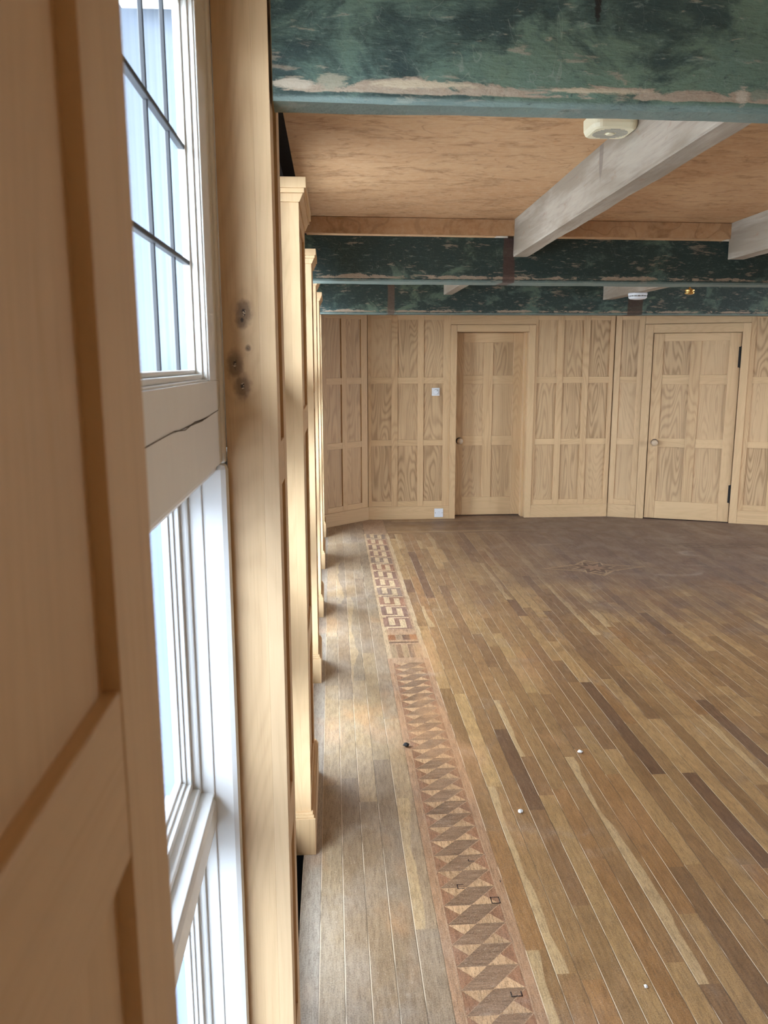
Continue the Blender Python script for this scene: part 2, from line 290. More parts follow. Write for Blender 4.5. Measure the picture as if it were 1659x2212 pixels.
# ------------------------------------------------------------------ mesh helper
ORG = {}
class MB:
    def __init__(s): s.v = []; s.f = []; s.uv = []; s.t = []; s.mi = []; s.sm = []
    def box(s, x0, x1, y0, y1, z0, z1, g='z', tone=None, mi=0):
        t = R.random() if tone is None else tone; ou, ov = R.uniform(0, 40), R.uniform(0, 40)
        b = len(s.v); X = (x0, x1); Y = (y0, y1); Z = (z0, z1)
        for i in range(8):
            s.v.append((X[i & 1], Y[(i >> 1) & 1], Z[(i >> 2) & 1])); s.t.append(t)
        ga = 'xyz'.index(g)
        for q in ((0, 2, 3, 1), (4, 5, 7, 6), (0, 1, 5, 4), (2, 6, 7, 3), (0, 4, 6, 2), (1, 3, 7, 5)):
            P = [s.v[b+i] for i in q]; nax = [k for k in range(3) if len({p[k] for p in P}) == 1 or abs(max(p[k] for p in P)-min(p[k] for p in P)) < 1e-9]
            nax = nax[0] if nax else 0
            ax = [k for k in range(3) if k != nax]
            if ga in ax: va = ga; ua = [k for k in ax if k != ga][0]
            else: ua, va = ax
            s.f.append([b+i for i in q]); s.uv.append([(p[ua]+ou+nax*.37, p[va]*(1 if ga in ax else .15)+ov) for p in P]); s.mi.append(mi); s.sm.append(False)
        return s
    def poly(s, pts, tone=0.5, mi=0, smooth=False):
        b = len(s.v); s.v += [tuple(p) for p in pts]; s.t += [tone]*len(pts)
        s.f.append(list(range(b, b+len(pts)))); s.uv.append([(p[0]+p[1], p[2]) for p in pts]); s.mi.append(mi); s.sm.append(smooth); return s
    def prism(s, prof, a0, a1, axis='y', tone=0.5, mi=0):
        """closed profile of (p,q) swept along an axis; y: (x,z)  x: (y,z)  z: (x,y)"""
        def pt(p, q, a): return {'y': (p, a, q), 'x': (a, p, q), 'z': (p, q, a)}[axis]
        n = len(prof); b = len(s.v); ou, ov = R.uniform(0, 40), R.uniform(0, 40)
        for a in (a0, a1):
            for p, q in prof: s.v.append(pt(p, q, a)); s.t.append(tone)
        per = [0]
        for i in range(n): per.append(per[-1]+math.dist(prof[i], prof[(i+1) % n]))
        for i in range(n):
            j = (i+1) % n
            s.f.append([b+i, b+j, b+n+j, b+n+i]); s.uv.append([(per[i]+ou, a0+ov), (per[i+1]+ou, a0+ov), (per[i+1]+ou, a1+ov), (per[i]+ou, a1+ov)]); s.mi.append(mi); s.sm.append(False)
        for k, rng in ((0, range(n-1, -1, -1)), (n, range(n))):
            s.f.append([b+k+i for i in rng]); s.uv.append([(prof[i][0]+ou, prof[i][1]+ov) for i in rng]); s.mi.append(mi); s.sm.append(False)
        return s
    def lathe(s, prof, c, axis=(0, 0, 1), n=24, mi=0, smooth=True):
        ax = Vector(axis).normalized(); q = ax.to_track_quat('Z', 'Y'); c = Vector(c); b = len(s.v)
        for r, h in prof:
            for i in range(n):
                a = 2*math.pi*i/n; s.v.append(tuple(c + q @ Vector((r*math.cos(a), r*math.sin(a), h)))); s.t.append(.5)
        for k in range(len(prof)-1):
            for i in range(n):
                j = (i+1) % n; s.f.append([b+k*n+i, b+k*n+j, b+(k+1)*n+j, b+(k+1)*n+i]); s.uv.append([(0, 0)]*4); s.mi.append(mi); s.sm.append(smooth)
        s.f.append([b+i for i in range(n-1, -1, -1)]); s.uv.append([(0, 0)]*n); s.mi.append(mi); s.sm.append(False)
        s.f.append([b+(len(prof)-1)*n+i for i in range(n)]); s.uv.append([(0, 0)]*n); s.mi.append(mi); s.sm.append(False)
        return s
    def build(s, name, mat, parent=None, bevel=0.0, seg=2, origin=None):
        me = bpy.data.meshes.new(name); og = Vector(origin) if origin else Vector((0, 0, 0))
        root = parent
        if parent is not None:
            while root.parent is not None: root = root.parent
            og = ORG.get(root.name, Vector((0, 0, 0)))
            if parent is not root: og = og + Vector(parent.location)
        me.from_pydata([tuple(Vector(p)-og) for p in s.v], [], s.f)
        ul = me.uv_layers.new(name='UVMap')
        k = 0
        for fi, q in enumerate(s.uv):
            for c_ in q: ul.data[k].uv = c_; k += 1
            me.polygons[fi].material_index = s.mi[fi]; me.polygons[fi].use_smooth = s.sm[fi]
        at = me.attributes.new('tone', 'FLOAT', 'POINT'); at.data.foreach_set('value', s.t)
        for mm in (mat if isinstance(mat, (list, tuple)) else [mat]): me.materials.append(M[mm])
        o = bpy.data.objects.new(name, me); C.objects.link(o)
        if parent is not None: o.parent = parent
        elif origin: o.location = origin
        if bevel:
            bm_ = o.modifiers.new('bevel', 'BEVEL'); bm_.width = bevel; bm_.segments = seg; bm_.limit_method = 'ANGLE'; bm_.angle_limit = 0.6
        me.update(); return o
def box(name, mat, parent, *a, g='z', bevel=0.0015, tone=None, origin=None):
    return MB().box(*a, g=g, tone=tone).build(name, mat, parent, bevel, origin=origin)
def thing(name, label, cat, loc, rz=0.0, group=None):
    o = bpy.data.objects.new(name, None); C.objects.link(o); o.location = loc; o.rotation_euler = (0, 0, rz); o.empty_display_size = .1
    if label: o['label'] = label
    if cat: o['category'] = cat
    if group: o['group'] = group
    ORG[o.name] = Vector(loc) if rz == 0 and not name.startswith('_') else Vector((0, 0, 0))
    return o
def tag(o, label, cat, group=None):
    o['label'] = label; o['category'] = cat
    if group: o['group'] = group
    return o
def struct(o): o['kind'] = 'structure'; return o

# ================================================================== the setting
CEIL = 2.2
ceil_ = struct(MB().box(-0.128, 7.2, -3.7, 7.05, CEIL, CEIL+0.012).box(-1.0, 7.2, 7.05, 8.2, CEIL, CEIL+.012).box(-1.0, 7.2, -3.7, 8.2, CEIL+.13, CEIL+.2, mi=1).build('ceiling', ['ceiling', 'void_dark']))

# ---- floor: every board is a face of the one floor mesh
fv, ff, fuv, fed, fcol, fkind = [], [], [], [], [], []
def fpoly(pts, col, z=0.0, kind=0.0, along='y', s=None, rnd=0.5):
    ou, ov = R.uniform(0, 50), R.uniform(0, 50); b = len(fv)
    for i, p in enumerate(pts):
        fv.append((p[0], p[1], z)); fcol.append((*col, 1)); fkind.append(kind)
    ff.append(list(range(b, b+len(pts))))
    fuv.append([((p[0]+ou, p[1]+ov) if along == 'y' else (p[1]+ou, p[0]+ov)) for p in pts])
    fed.append([((s[i] if s else 0.5), rnd) for i in range(len(pts))])
TONES = [((0.368, 0.212, 0.087), 6), ((0.316, 0.174, 0.07), 6), ((0.427, 0.257, 0.106), 4), ((0.258, 0.139, 0.059), 3), ((0.177, 0.092, 0.045), 1.3), ((0.486, 0.304, 0.127), 1.5), ((0.368, 0.19, 0.071), 2)]
def tone_col():
    c = R.choices([t[0] for t in TONES], [t[1] for t in TONES])[0]; k = R.uniform(0.88, 1.12)
    return tuple(min(1, q*k) for q in c)
def boards(xa, xb, ya, yb, wdt, lmin, lmax, along='y', pal=None):
    n = max(1, round((xb-xa)/wdt)); wdt = (xb-xa)/n
    for i in range(n):
        x0, x1 = xa+i*wdt, xa+(i+1)*wdt; y = ya - R.uniform(0, lmax)
        while y < yb:
            y1 = y + R.uniform(lmin, lmax); a, b_ = max(y, ya), min(y1, yb)
            if b_ > a+1e-4:
                c = (pal or tone_col)(); r_ = R.random()
                if along == 'y': fpoly([(x0, a), (x1, a), (x1, b_), (x0, b_)], c, 0, 1.0, 'y', (0, 1, 1, 0), r_)
                else: fpoly([(a, x0), (b_, x0), (b_, x1), (a, x1)], c, 0, 1.0, 'x', (0, 0, 1, 1), r_)
            y = y1
YB = 6.98
def pale():
    k = R.uniform(0.85, 1.15); c = R.choice([(0.40, 0.295, 0.18), (0.36, 0.25, 0.148), (0.43, 0.295, 0.16), (0.335, 0.24, 0.15), (0.46, 0.325, 0.175)])
    return tuple(q*k for q in c)
boards(-0.108, -0.052, -3.6, 7.9, 0.056, 2.5, 3.5, pal=lambda: (0.44, 0.38, 0.31))
boards(-0.052, 0.266, -3.6, 7.9, 0.0636, 0.6, 1.6, pal=pale)
boards(0.266, 0.480, -3.6, 7.9, 0.2, 9, 12, pal=lambda: (0.48, 0.30, 0.175))
boards(0.480, 6.6, -3.6, YB, 0.0565, 0.28, 1.35)
boards(YB, 7.95, 0.480, 6.6, 0.060, 0.8, 1.8, along='x')
# inlaid border: triangles nearby, meander beyond
XA, XW = 0.293, 0.159
def tuned(c, a=.86, b=1.12):
    k_ = R.uniform(a, b); return tuple(q*k_ for q in c)
LT = lambda: tuned((0.62, 0.385, 0.205))
RD = lambda: tuned((0.36, 0.175, 0.092))
DK = lambda: tuned((0.30, 0.18, 0.105))
P = 0.0775
ZI = 0.0004
k = 0
while True:
    Yk = 1.30 + k*P
    if Yk > 3.86: break
    q = lambda a, b: (XA+a*XW, Yk+b*P)
    g_ = 0.012
    fpoly([q(0, -1), q(.5-g_, -1), q(1-g_, 0), q(.5, 0)], DK(), ZI, rnd=R.random(), along='x')
    fpoly([q(0, 0), q(0, -1+.03), q(.25-g_, -.5)], RD(), ZI, rnd=R.random())
    fpoly([q(1, -1), q(1, -.03), q(.75+g_, -.5)], RD(), ZI, rnd=R.random())
    fpoly([q(0.01, -.02), q(.25, -.49), q(.49, -.02)], LT(), ZI*1.5, rnd=R.random())
    fpoly([q(.51, -1+.02), q(.99, -1+.02), q(.75, -.51)], LT(), ZI*1.5, rnd=R.random())
    k += 1
for xa, xb in ((0.266, 0.289), (0.456, 0.480)):
    fpoly([(xa, 1.0), (xb, 1.0), (xb, 3.92), (xa, 3.92)], (0.46, 0.265, 0.145), ZI*.6)
    fpoly([(xa, 3.92), (xb, 3.92), (xb, 7.0), (xa, 7.0)], (0.56, 0.40, 0.235), ZI*.6)
# small panel of slips between the two patterns
for i in range(5):
    x0 = XA+i*XW/5
    fpoly([(x0, 3.93), (x0+XW/5-.004, 3.93), (x0+XW/5-.004, 4.13), (x0, 4.13)], [(0.40, 0.27, 0.15), (0.30, 0.17, 0.09), (0.42, 0.28, 0.15), (0.26, 0.16, 0.10), (0.40, 0.26, 0.14)][i], ZI)
fpoly([(XA, 4.15), (XA+XW, 4.15), (XA+XW, 4.172), (XA, 4.172)], (0.17, 0.10, 0.065), ZI)
for i in range(4):
    x0 = XA+i*XW/4
    fpoly([(x0, 4.20), (x0+XW/4, 4.20), (x0+XW/4, 4.285), (x0, 4.285)], [(0.32, 0.13, 0.055), (0.36, 0.24, 0.14), (0.16, 0.085, 0.055), (0.40, 0.17, 0.07)][i], ZI)
PK = 0.2165
for k in range(12):
    y0 = 4.385+k*PK; kx, kw = 0.284, 0.158
    if y0+PK > 7.02: break
    dk = [(0.31, 0.175, 0.125), (0.27, 0.155, 0.115), (0.35, 0.175, 0.11), (0.29, 0.20, 0.15)][k % 4]
    lt = (0.66, 0.49, 0.29)
    fpoly([(kx, y0), (kx+kw, y0), (kx+kw, y0+PK), (kx, y0+PK)], lt, ZI*.8)
    for a, b, c, d in ((0, .2, .20, 1.0), (.2, .6, .20, .32), (.42, .6, .32, .82), (.42, 1, .82, .93), (.82, 1, 0, .82), (.12, .82, 0, .09)):
        fpoly([(kx+a*kw, y0+c*PK), (kx+b*kw, y0+c*PK), (kx+b*kw, y0+d*PK), (kx+a*kw, y0+d*PK)], tuned(dk), ZI*1.4, rnd=R.random())
# eight-pointed star in a stretched lozenge
sx_, sy_ = 1.925, 5.675
def star(n, r0, r1, rot=0.0, kx=1.0, ky=1.0):
    return [(sx_+kx*(r0 if i % 2 == 0 else r1)*math.cos(rot+math.pi*i/n), sy_+ky*(r0 if i % 2 == 0 else r1)*math.sin(rot+math.pi*i/n)) for i in range(2*n)]
def fan(pts, col, z):
    for i in range(len(pts)): fpoly([(sx_, sy_), pts[i], pts[(i+1) % len(pts)]], col, z)
fan([(sx_+.40, sy_), (sx_+.12, sy_+.10), (sx_, sy_+.24), (sx_-.12, sy_+.10), (sx_-.40, sy_), (sx_-.12, sy_-.10), (sx_, sy_-.24), (sx_+.12, sy_-.10)], (0.42, 0.29, 0.17), ZI)
fan([(sx_+.34, sy_), (sx_+.11, sy_+.085), (sx_, sy_+.20), (sx_-.11, sy_+.085), (sx_-.34, sy_), (sx_-.11, sy_-.085), (sx_, sy_-.20), (sx_+.11, sy_-.085)], (0.20, 0.125, 0.08), ZI*1.4)
fan(star(8, .19, .115, .2), (0.43, 0.30, 0.19), ZI*1.8)
fan(star(8, .17, .095, .2), (0.10, 0.055, 0.04), ZI*2.2)
fan(star(8, .115, .05, .2), (0.36, 0.22, 0.14), ZI*2.6)
# faint key border along the far right side
for k in range(5):
    for a, b, c, d in ((0, .2, .2, 1), (.2, .6, .2, .32), (.42, .6, .32, .82), (.42, 1, .82, .93), (.82, 1, 0, .82)):
        x0, y0 = 2.85+k*.21, 6.25-k*.02
        fpoly([(x0+c*.21, y0+a*.16), (x0+d*.21, y0+a*.16), (x0+d*.21, y0+b*.16), (x0+c*.21, y0+b*.16)], (0.085, 0.05, 0.045), ZI)
# rusty outlines left by staples
for (x, y, w_, h_, sides) in ((0.353, 2.078, .020, .022, 'lbt'), (0.442, 2.012, .026, .028, 'lbtr'), (0.424, 1.668, .028, .016, 'lbr'), (0.405, 2.20, .018, .012, 'lb'), (0.475, 2.095, .006, .012, 'l')):
    t_ = .0028
    for q in sides:
        a = {'l': (x-w_/2, y-h_/2, x-w_/2+t_, y+h_/2), 'r': (x+w_/2-t_, y-h_/2, x+w_/2, y+h_/2), 'b': (x-w_/2, y-h_/2, x+w_/2, y-h_/2+t_), 't': (x-w_/2, y+h_/2-t_, x+w_/2, y+h_/2)}[q]
        fpoly([(a[0], a[1]), (a[2], a[1]), (a[2], a[3]), (a[0], a[3])], (0.03, 0.02, 0.022), ZI*3)
me = bpy.data.meshes.new('floor'); me.from_pydata(fv, [], ff)
u1 = me.uv_layers.new(name='UVMap'); u2 = me.uv_layers.new(name='Edge'); k = 0
for a, b in zip(fuv, fed):
    for c_, d_ in zip(a, b): u1.data[k].uv = c_; u2.data[k].uv = d_; k += 1
at = me.attributes.new('col', 'FLOAT_COLOR', 'POINT'); at.data.foreach_set('color', [q for c_ in fcol for q in c_])
at = me.attributes.new('kind', 'FLOAT', 'POINT'); at.data.foreach_set('value', fkind)
me.materials.append(M['floor']); flo = bpy.data.objects.new('floor', me); C.objects.link(flo); struct(flo)
struct(MB().box(-1.0, 6.8, -3.7, 8.1, -0.35, -0.25).build('floor_underside', 'dark'))

# ---- far walls (three straight runs of panelling, angled to each other)
PT = 0.012                       # panel recess
ZR = [(0.127, 0.178), (0.716, 0.774), (1.306, 1.366), (1.895, 1.960)]     # rails
ROWS = [(0.178, 0.716), (0.774, 1.306), (1.366, 1.895)]
def frame_panels(par, x0, x1, cols, rails=ZR, rows=ROWS, ztop=1.96, th=0.022, pm='oak_panel', zb=None):
    """local frame: x along the wall, room at -y, face plane y=0"""
    zb = rails[0][0] if zb is None else zb
    xs = [x0] + [c for ab in cols for c in ab] + [x1]
    for i in range(0, len(xs), 2):
        if xs[i+1]-xs[i] > 0.004: box('stile', 'oak', par, xs[i], xs[i+1], 0, th, zb, ztop, g='z')
    for (a, b) in cols:
        for (c, d) in rails: box('rail', 'oak_plain', par, a, b, 0.0006, th, c, d, g='x')
        for (c, d) in rows: box('panel', pm, par, a-.006, b+.006, PT, th, c-.006, d+.006, g='z', bevel=0)
def panelling(label, loc, rz, x0, x1, cols, skirt=True, over=None):
    t = thing('wall_panelling', label, 'wall panelling', loc, rz, 'oak wall panelling at the far end')
    ORG[t.name] = Vector((0, 0, 0))
    frame_panels(t, x0, x1, cols)
    if skirt: box('skirting', 'oak_plain', t, x0, x1, -0.010, 0.022, 0, 0.127, g='x', bevel=0.002)
    return t
YF = 7.66
O_ang = (2.70, 7.655, 0.0); A_ang = math.atan2(-0.54, 1.346)
O_cant = (0.337, 7.66, 0.0); A_cant = math.atan2(0.373, 0.423)
def sheet(name, p0, p1, t=0.12, z1=CEIL, z0=0.0, mat='oak_plain', off=0.03):
    """plain wall behind the panelling from p0 to p1 with the room on its right-hand side (looking p0->p1)"""
    d = (Vector(p1)-Vector(p0)); L = d.length; a = math.atan2(d.y, d.x)
    o = MB().box(0, L, off, off+t, z0, z1).build(name, mat); o.location = (p0[0], p0[1], 0); o.rotation_euler = (0, 0, a); return struct(o)

# run 1, left of the first door, world X = local x
p1 = panelling('oak panelling of nine panels left of the recessed door, with two white switch plates', (0, YF, 0), 0, 0.339, 1.123, [(0.370, 0.563), (0.621, 0.812), (0.869, 1.056)])
p2 = panelling('oak panelling of nine panels between the two doors, up to the bend in the wall', (0, YF, 0), 0, 1.931, 2.697, [(1.956, 2.148), (2.207, 2.398), (2.457, 2.655)])
p3 = panelling('narrow oak panelling one panel wide, left of the flush door with black hinges', O_ang, A_ang, 0.004, 0.265, [(0.057, 0.215)])
p4 = panelling('oak panelling right of the flush door, cut by the right edge of the photo', O_ang, A_ang, 1.181, 3.30, [(1.226, 1.425), (1.480, 1.680), (1.735, 1.935), (1.99, 2.19), (2.245, 2.445), (2.5, 2.7), (2.755, 2.955)])
p5 = panelling('shadowed oak panelling on the angled corner by the windows, two panels wide', O_cant, A_cant, -1.15, -0.004, [(-1.10, -0.93), (-.81, -.66), (-0.516, -0.329), (-0.270, -0.082)])
def door_run(trim, door, loc, rz, xo0, xi0, xi1, xo1, zi, zo, cols, rws, rec, lx0, lx1, knob, label_k, hinges):
    """casing and a six-panel door leaf; local frame as above"""
    tr = thing(trim, None, None, loc, rz); ORG[tr.name] = Vector((0, 0, 0)); struct(tr)
    box('architrave', 'oak_plain', tr, xo0, xi0, -0.012, 0.03, 0, zo, bevel=0.003); box('architrave', 'oak_plain', tr, xi1, xo1, -0.012, 0.03, 0, zo, bevel=0.003)
    box('architrave', 'oak_plain', tr, xi0, xi1, -0.0115, 0.03, zi, zo, g='x', bevel=0.003)
    box('rail', 'oak_plain', tr, xo0, xo1, 0.0, 0.022, zo+0.004, 1.96, g='x')
    if rec > 0.03:
        box('jamb', 'oak', tr, xi0-.012, xi0, 0.022, rec+.05, 0, zi); box('jamb', 'oak', tr, xi1, xi1+.012, 0.022, rec+.05, 0, zi)
        box('jamb', 'oak', tr, xi0, xi1, 0.022, rec+.05, zi, zi+.012, g='x')
        box('stop', 'oak_plain', tr, lx1-.004, xi1, 0.06, rec-.002, 0, zi-.002)
    dr = thing(door, None, None, loc, rz); ORG[dr.name] = Vector((0, 0, 0)); struct(dr)
    zt = zi-0.005; zb = 0.008
    def dbox(nm, mt, x0, x1, y0, y1, z0, z1, g='z', bevel=.0025): return box(nm, mt, dr, x0, x1, rec+y0, rec+y1, z0, z1, g=g, bevel=bevel)
    (a0, a1), (b0, b1) = cols
    dbox('stile', 'oak', lx0, a0, 0, .038, zb, zt); dbox('stile', 'oak', b1, lx1, 0, .038, zb, zt)
    rz_ = [(zb, rws[0][0])] + [(rws[i][1], rws[i+1][0]) for i in range(len(rws)-1)] + [(rws[-1][1], zt)]
    dbox('muntin', 'oak', a1, b0, .0004, .038, rws[0][0], rws[-1][1])
    for i, (c, d) in enumerate(rz_):
        if i in (0, len(rz_)-1): dbox('rail', 'oak_plain', a0, b1, .0006, .038, c, d, 'x')
        else:
            dbox('rail', 'oak_plain', a0, a1, .0006, .038, c, d, 'x'); dbox('rail', 'oak_plain', b0, b1, .0006, .038, c, d, 'x')
    for (a, b) in cols:
        for (c, d) in rws:
            dbox('panel', 'oak_panel', a-.005, b+.005, .011, .030, c-.005, d+.005, bevel=0)
    # knob
    kx, kz = knob
    kb = MB().lathe([(0.024, 0), (0.024, .004), (0.012, .008), (0.009, .022), (0.016, .030), (0.027, .040), (0.030, .050), (0.027, .060), (0.018, .067), (0.006, .0705)], (kx, rec, kz), (0, -1, 0), 28).build('knob', 'turned_wood', dr)
    kb['label'] = label_k
    MB().lathe([(0.0325, 0), (0.0325, .003), (0.028, .005)], (kx, rec, kz), (0, -1, 0), 28).build('rose', 'black_iron', dr)['label'] = 'dark round back plate of the knob'
    for (z0, z1) in hinges:
        hb = MB()
        hb.lathe([(0.0055, z0), (0.0055, z1)], (lx1+.002, rec-.005, 0), (0, 0, 1), 12)
        for zz in (z0-.006, z1): hb.lathe([(0.003, zz), (0.007, zz+.003), (0.003, zz+.006)], (lx1+.002, rec-.005, 0), (0, 0, 1), 10)
        hb.box(lx1-.016, lx1+.002, rec-.0025, rec, z0, z1)
        hb.build('hinge', 'black_iron', dr)['label'] = 'black iron hinge'
    return tr, dr
door_run('trim_1', 'door_1', (0, YF, 0), 0, 1.123, 1.181, 1.867, 1.931, 1.787, 1.850, [(1.268, 1.466), (1.558, 1.757)], [(0.188, 0.700), (0.795, 1.295), (1.379, 1.691)], 0.14, 1.186, 1.852, (1.238, 0.748), 'round pale wooden door knob', [])
door_run('trim_2', 'door_2', O_ang, A_ang, 0.268, 0.343, 1.114, 1.181, 1.770, 1.850, [(0.441, 0.682), (0.773, 1.013)], [(0.179, 0.701), (0.786, 1.295), (1.385, 1.693)], 0.002, 0.350, 1.108, (0.408, 0.745), 'round pale wooden door knob', [(1.452, 1.638), (0.192, 0.360)])
# plain walls behind
sheet('wall_back', (0.25, YF), (1.155, YF)); sheet('wall_back', (1.155, YF+.17), (1.90, YF+.17)); sheet('wall_back', (1.90, YF), (2.75, YF))
sheet('wall_back', (1.10, YF), (1.95, YF), z0=1.80, off=.022, t=.20)
ea = Vector((math.cos(A_ang), math.sin(A_ang)))
sheet('wall_right', (O_ang[0], O_ang[1]), tuple(Vector(O_ang[:2])+ea*3.5), off=.055)
ec = Vector((math.cos(A_cant), math.sin(A_cant)))
sheet('wall_left', tuple(Vector(O_cant[:2])-ec*1.3), O_cant[:2])
# right and rear walls, out of the picture; right opening added to brighten far end
def wall_open(name, axis, c, a0, a1, holes, th=0.15):
    mb = MB(); a = a0
    def bx(s0, s1, z0, z1):
        if axis == 'x': mb.box(c, c+th, s0, s1, z0, z1)
        else: mb.box(s0, s1, c, c+th, z0, z1)
    for (h0, h1, z0, z1) in holes:
        bx(a, h0, 0, CEIL); bx(h0, h1, 0, z0); bx(h0, h1, z1, CEIL); a = h1
    bx(a, a1, 0, CEIL)
    return struct(mb.build(name, 'oak_plain'))
HR = [(4.4, 5.8, 0.70, 1.95)]
HB = []
wall_open('wall_right', 'x', 5.95, -3.65, 6.6, HR); wall_open('wall_front', 'y', -3.65, -1.0, 6.1, HB)
for (a, b, c_, d) in HR: portal('sky_portal', (6.0, (a+b)/2, (c_+d)/2), d-c_, b-a, (-1, 0, 0))
for (a, b, c_, d) in HB: portal('sky_portal', ((a+b)/2, -3.6, (c_+d)/2), b-a, d-c_, (0, 1, 0))

# ---- window side: oak pilasters with windows between them
ZP = [(0.0, 0.16), (0.585, 0.672), (1.288, 1.365)]
def pilaster(label, Y0, Y1, X, ztop, cap=False, plinth=False, knotty=False, st=0.068, rail=ZP, pm='oak_panel'):
    t = thing('pilaster', label, 'pilaster', (X-.06, (Y0+Y1)/2, 0), 0, 'oak pilasters between the windows')
    ft = 0.026
    rm = 'oak_knotty' if knotty else 'oak_plain'
    if knotty:
        # its own origin stays at the world centre so the knots fall where they belong
        o = MB().box(-0.175, X-ft, Y0, Y1, 0.0, ztop, tone=.45).build('shaft', rm, t, .0003)
        for vtx in o.data.vertices: vtx.co += Vector(t.location)
        o.location = -Vector(t.location)
    else:
        box('shaft', rm, t, -0.27 if X > -.089 else -.19, X-ft, Y0, Y1, 0.0, ztop, tone=R.uniform(.2, .6), bevel=.0003)
    box('stile', 'oak_plain', t, X-ft, X, Y0, Y0+st, 0, ztop, tone=.3, bevel=.0004); box('stile', 'oak_plain', t, X-ft, X, Y1-st, Y1, 0, ztop, tone=.4, bevel=.0004)
    rr = list(rail)+[(ztop-.06, ztop)]
    for (a, b) in rr: box('rail', 'oak_plain', t, X-ft, X-.0004, Y0+st, Y1-st, a, b, g='y', bevel=.0012)
    for i in range(len(rr)-1): box('panel', pm, t, X-ft+.001, X-.0078, Y0+st-.004, Y1-st+.004, rr[i][1]-.004, rr[i+1][0]+.004, bevel=0)
    if plinth:
        q = 0.018; mb = MB()
        mb.box(-.19, X+.0135, Y0-q, Y1+q, 0, .122, g='y').box(-.19, X+.0095, Y0-q+.004, Y1+q-.004, .122, .131, g='y').box(-.19, X+.006, Y0-q+.008, Y1+q-.008, .131, .138, g='y')
        mb.build('plinth', 'oak_plain', t, .0012)
    if cap:
        q = 0.022; mb = MB()
        mb.box(-.19, X+.021, Y0-q, Y1+q, 1.958, 1.9855, g='y').box(-.19, X+.016, Y0-q+.005, Y1+q-.005, 1.947, 1.958, g='y')
        mb.prism([(-.19, 1.925), (X+.003, 1.925), (X+.013, 1.947), (-.19, 1.947)], Y0-.008, Y1+.008, 'y')
        mb.build('cap', 'oak_plain', t, .0012)
    return t
XP = -0.0825
PIL = [(-0.42, 0.392, -0.09), (1.34, 1.568, -0.09), (2.280, 2.760, XP), (3.640, 3.915, XP), (4.650, 4.945, XP), (5.795, 6.255, XP), (6.90, 7.12, XP)]
pilaster('blurred panelled oak pilaster in the near foreground, filling the left edge', *PIL[0], CEIL, pm='oak_plain')
pilaster('knotty pale oak pilaster right beside the leaded window, knots on its face', *PIL[1], CEIL, knotty=True)
pilaster('oak pilaster with moulded cap and plinth, nearest of those with a cap in view', *PIL[2], 1.94, True, True)
pilaster('slim oak pilaster with cap and plinth, second of the capped ones', *PIL[3], 1.94, True, True)
pilaster('slim oak pilaster whose top is hidden by the middle green beam', *PIL[4], 1.94, True, True)
pilaster('oak pilaster whose small cap shows just under the middle green beam', *PIL[5], 1.94, True, True)
pilaster('farthest sliver of oak pilaster, beside the shadowed angled panelling', *PIL[6], 1.94, True, True)

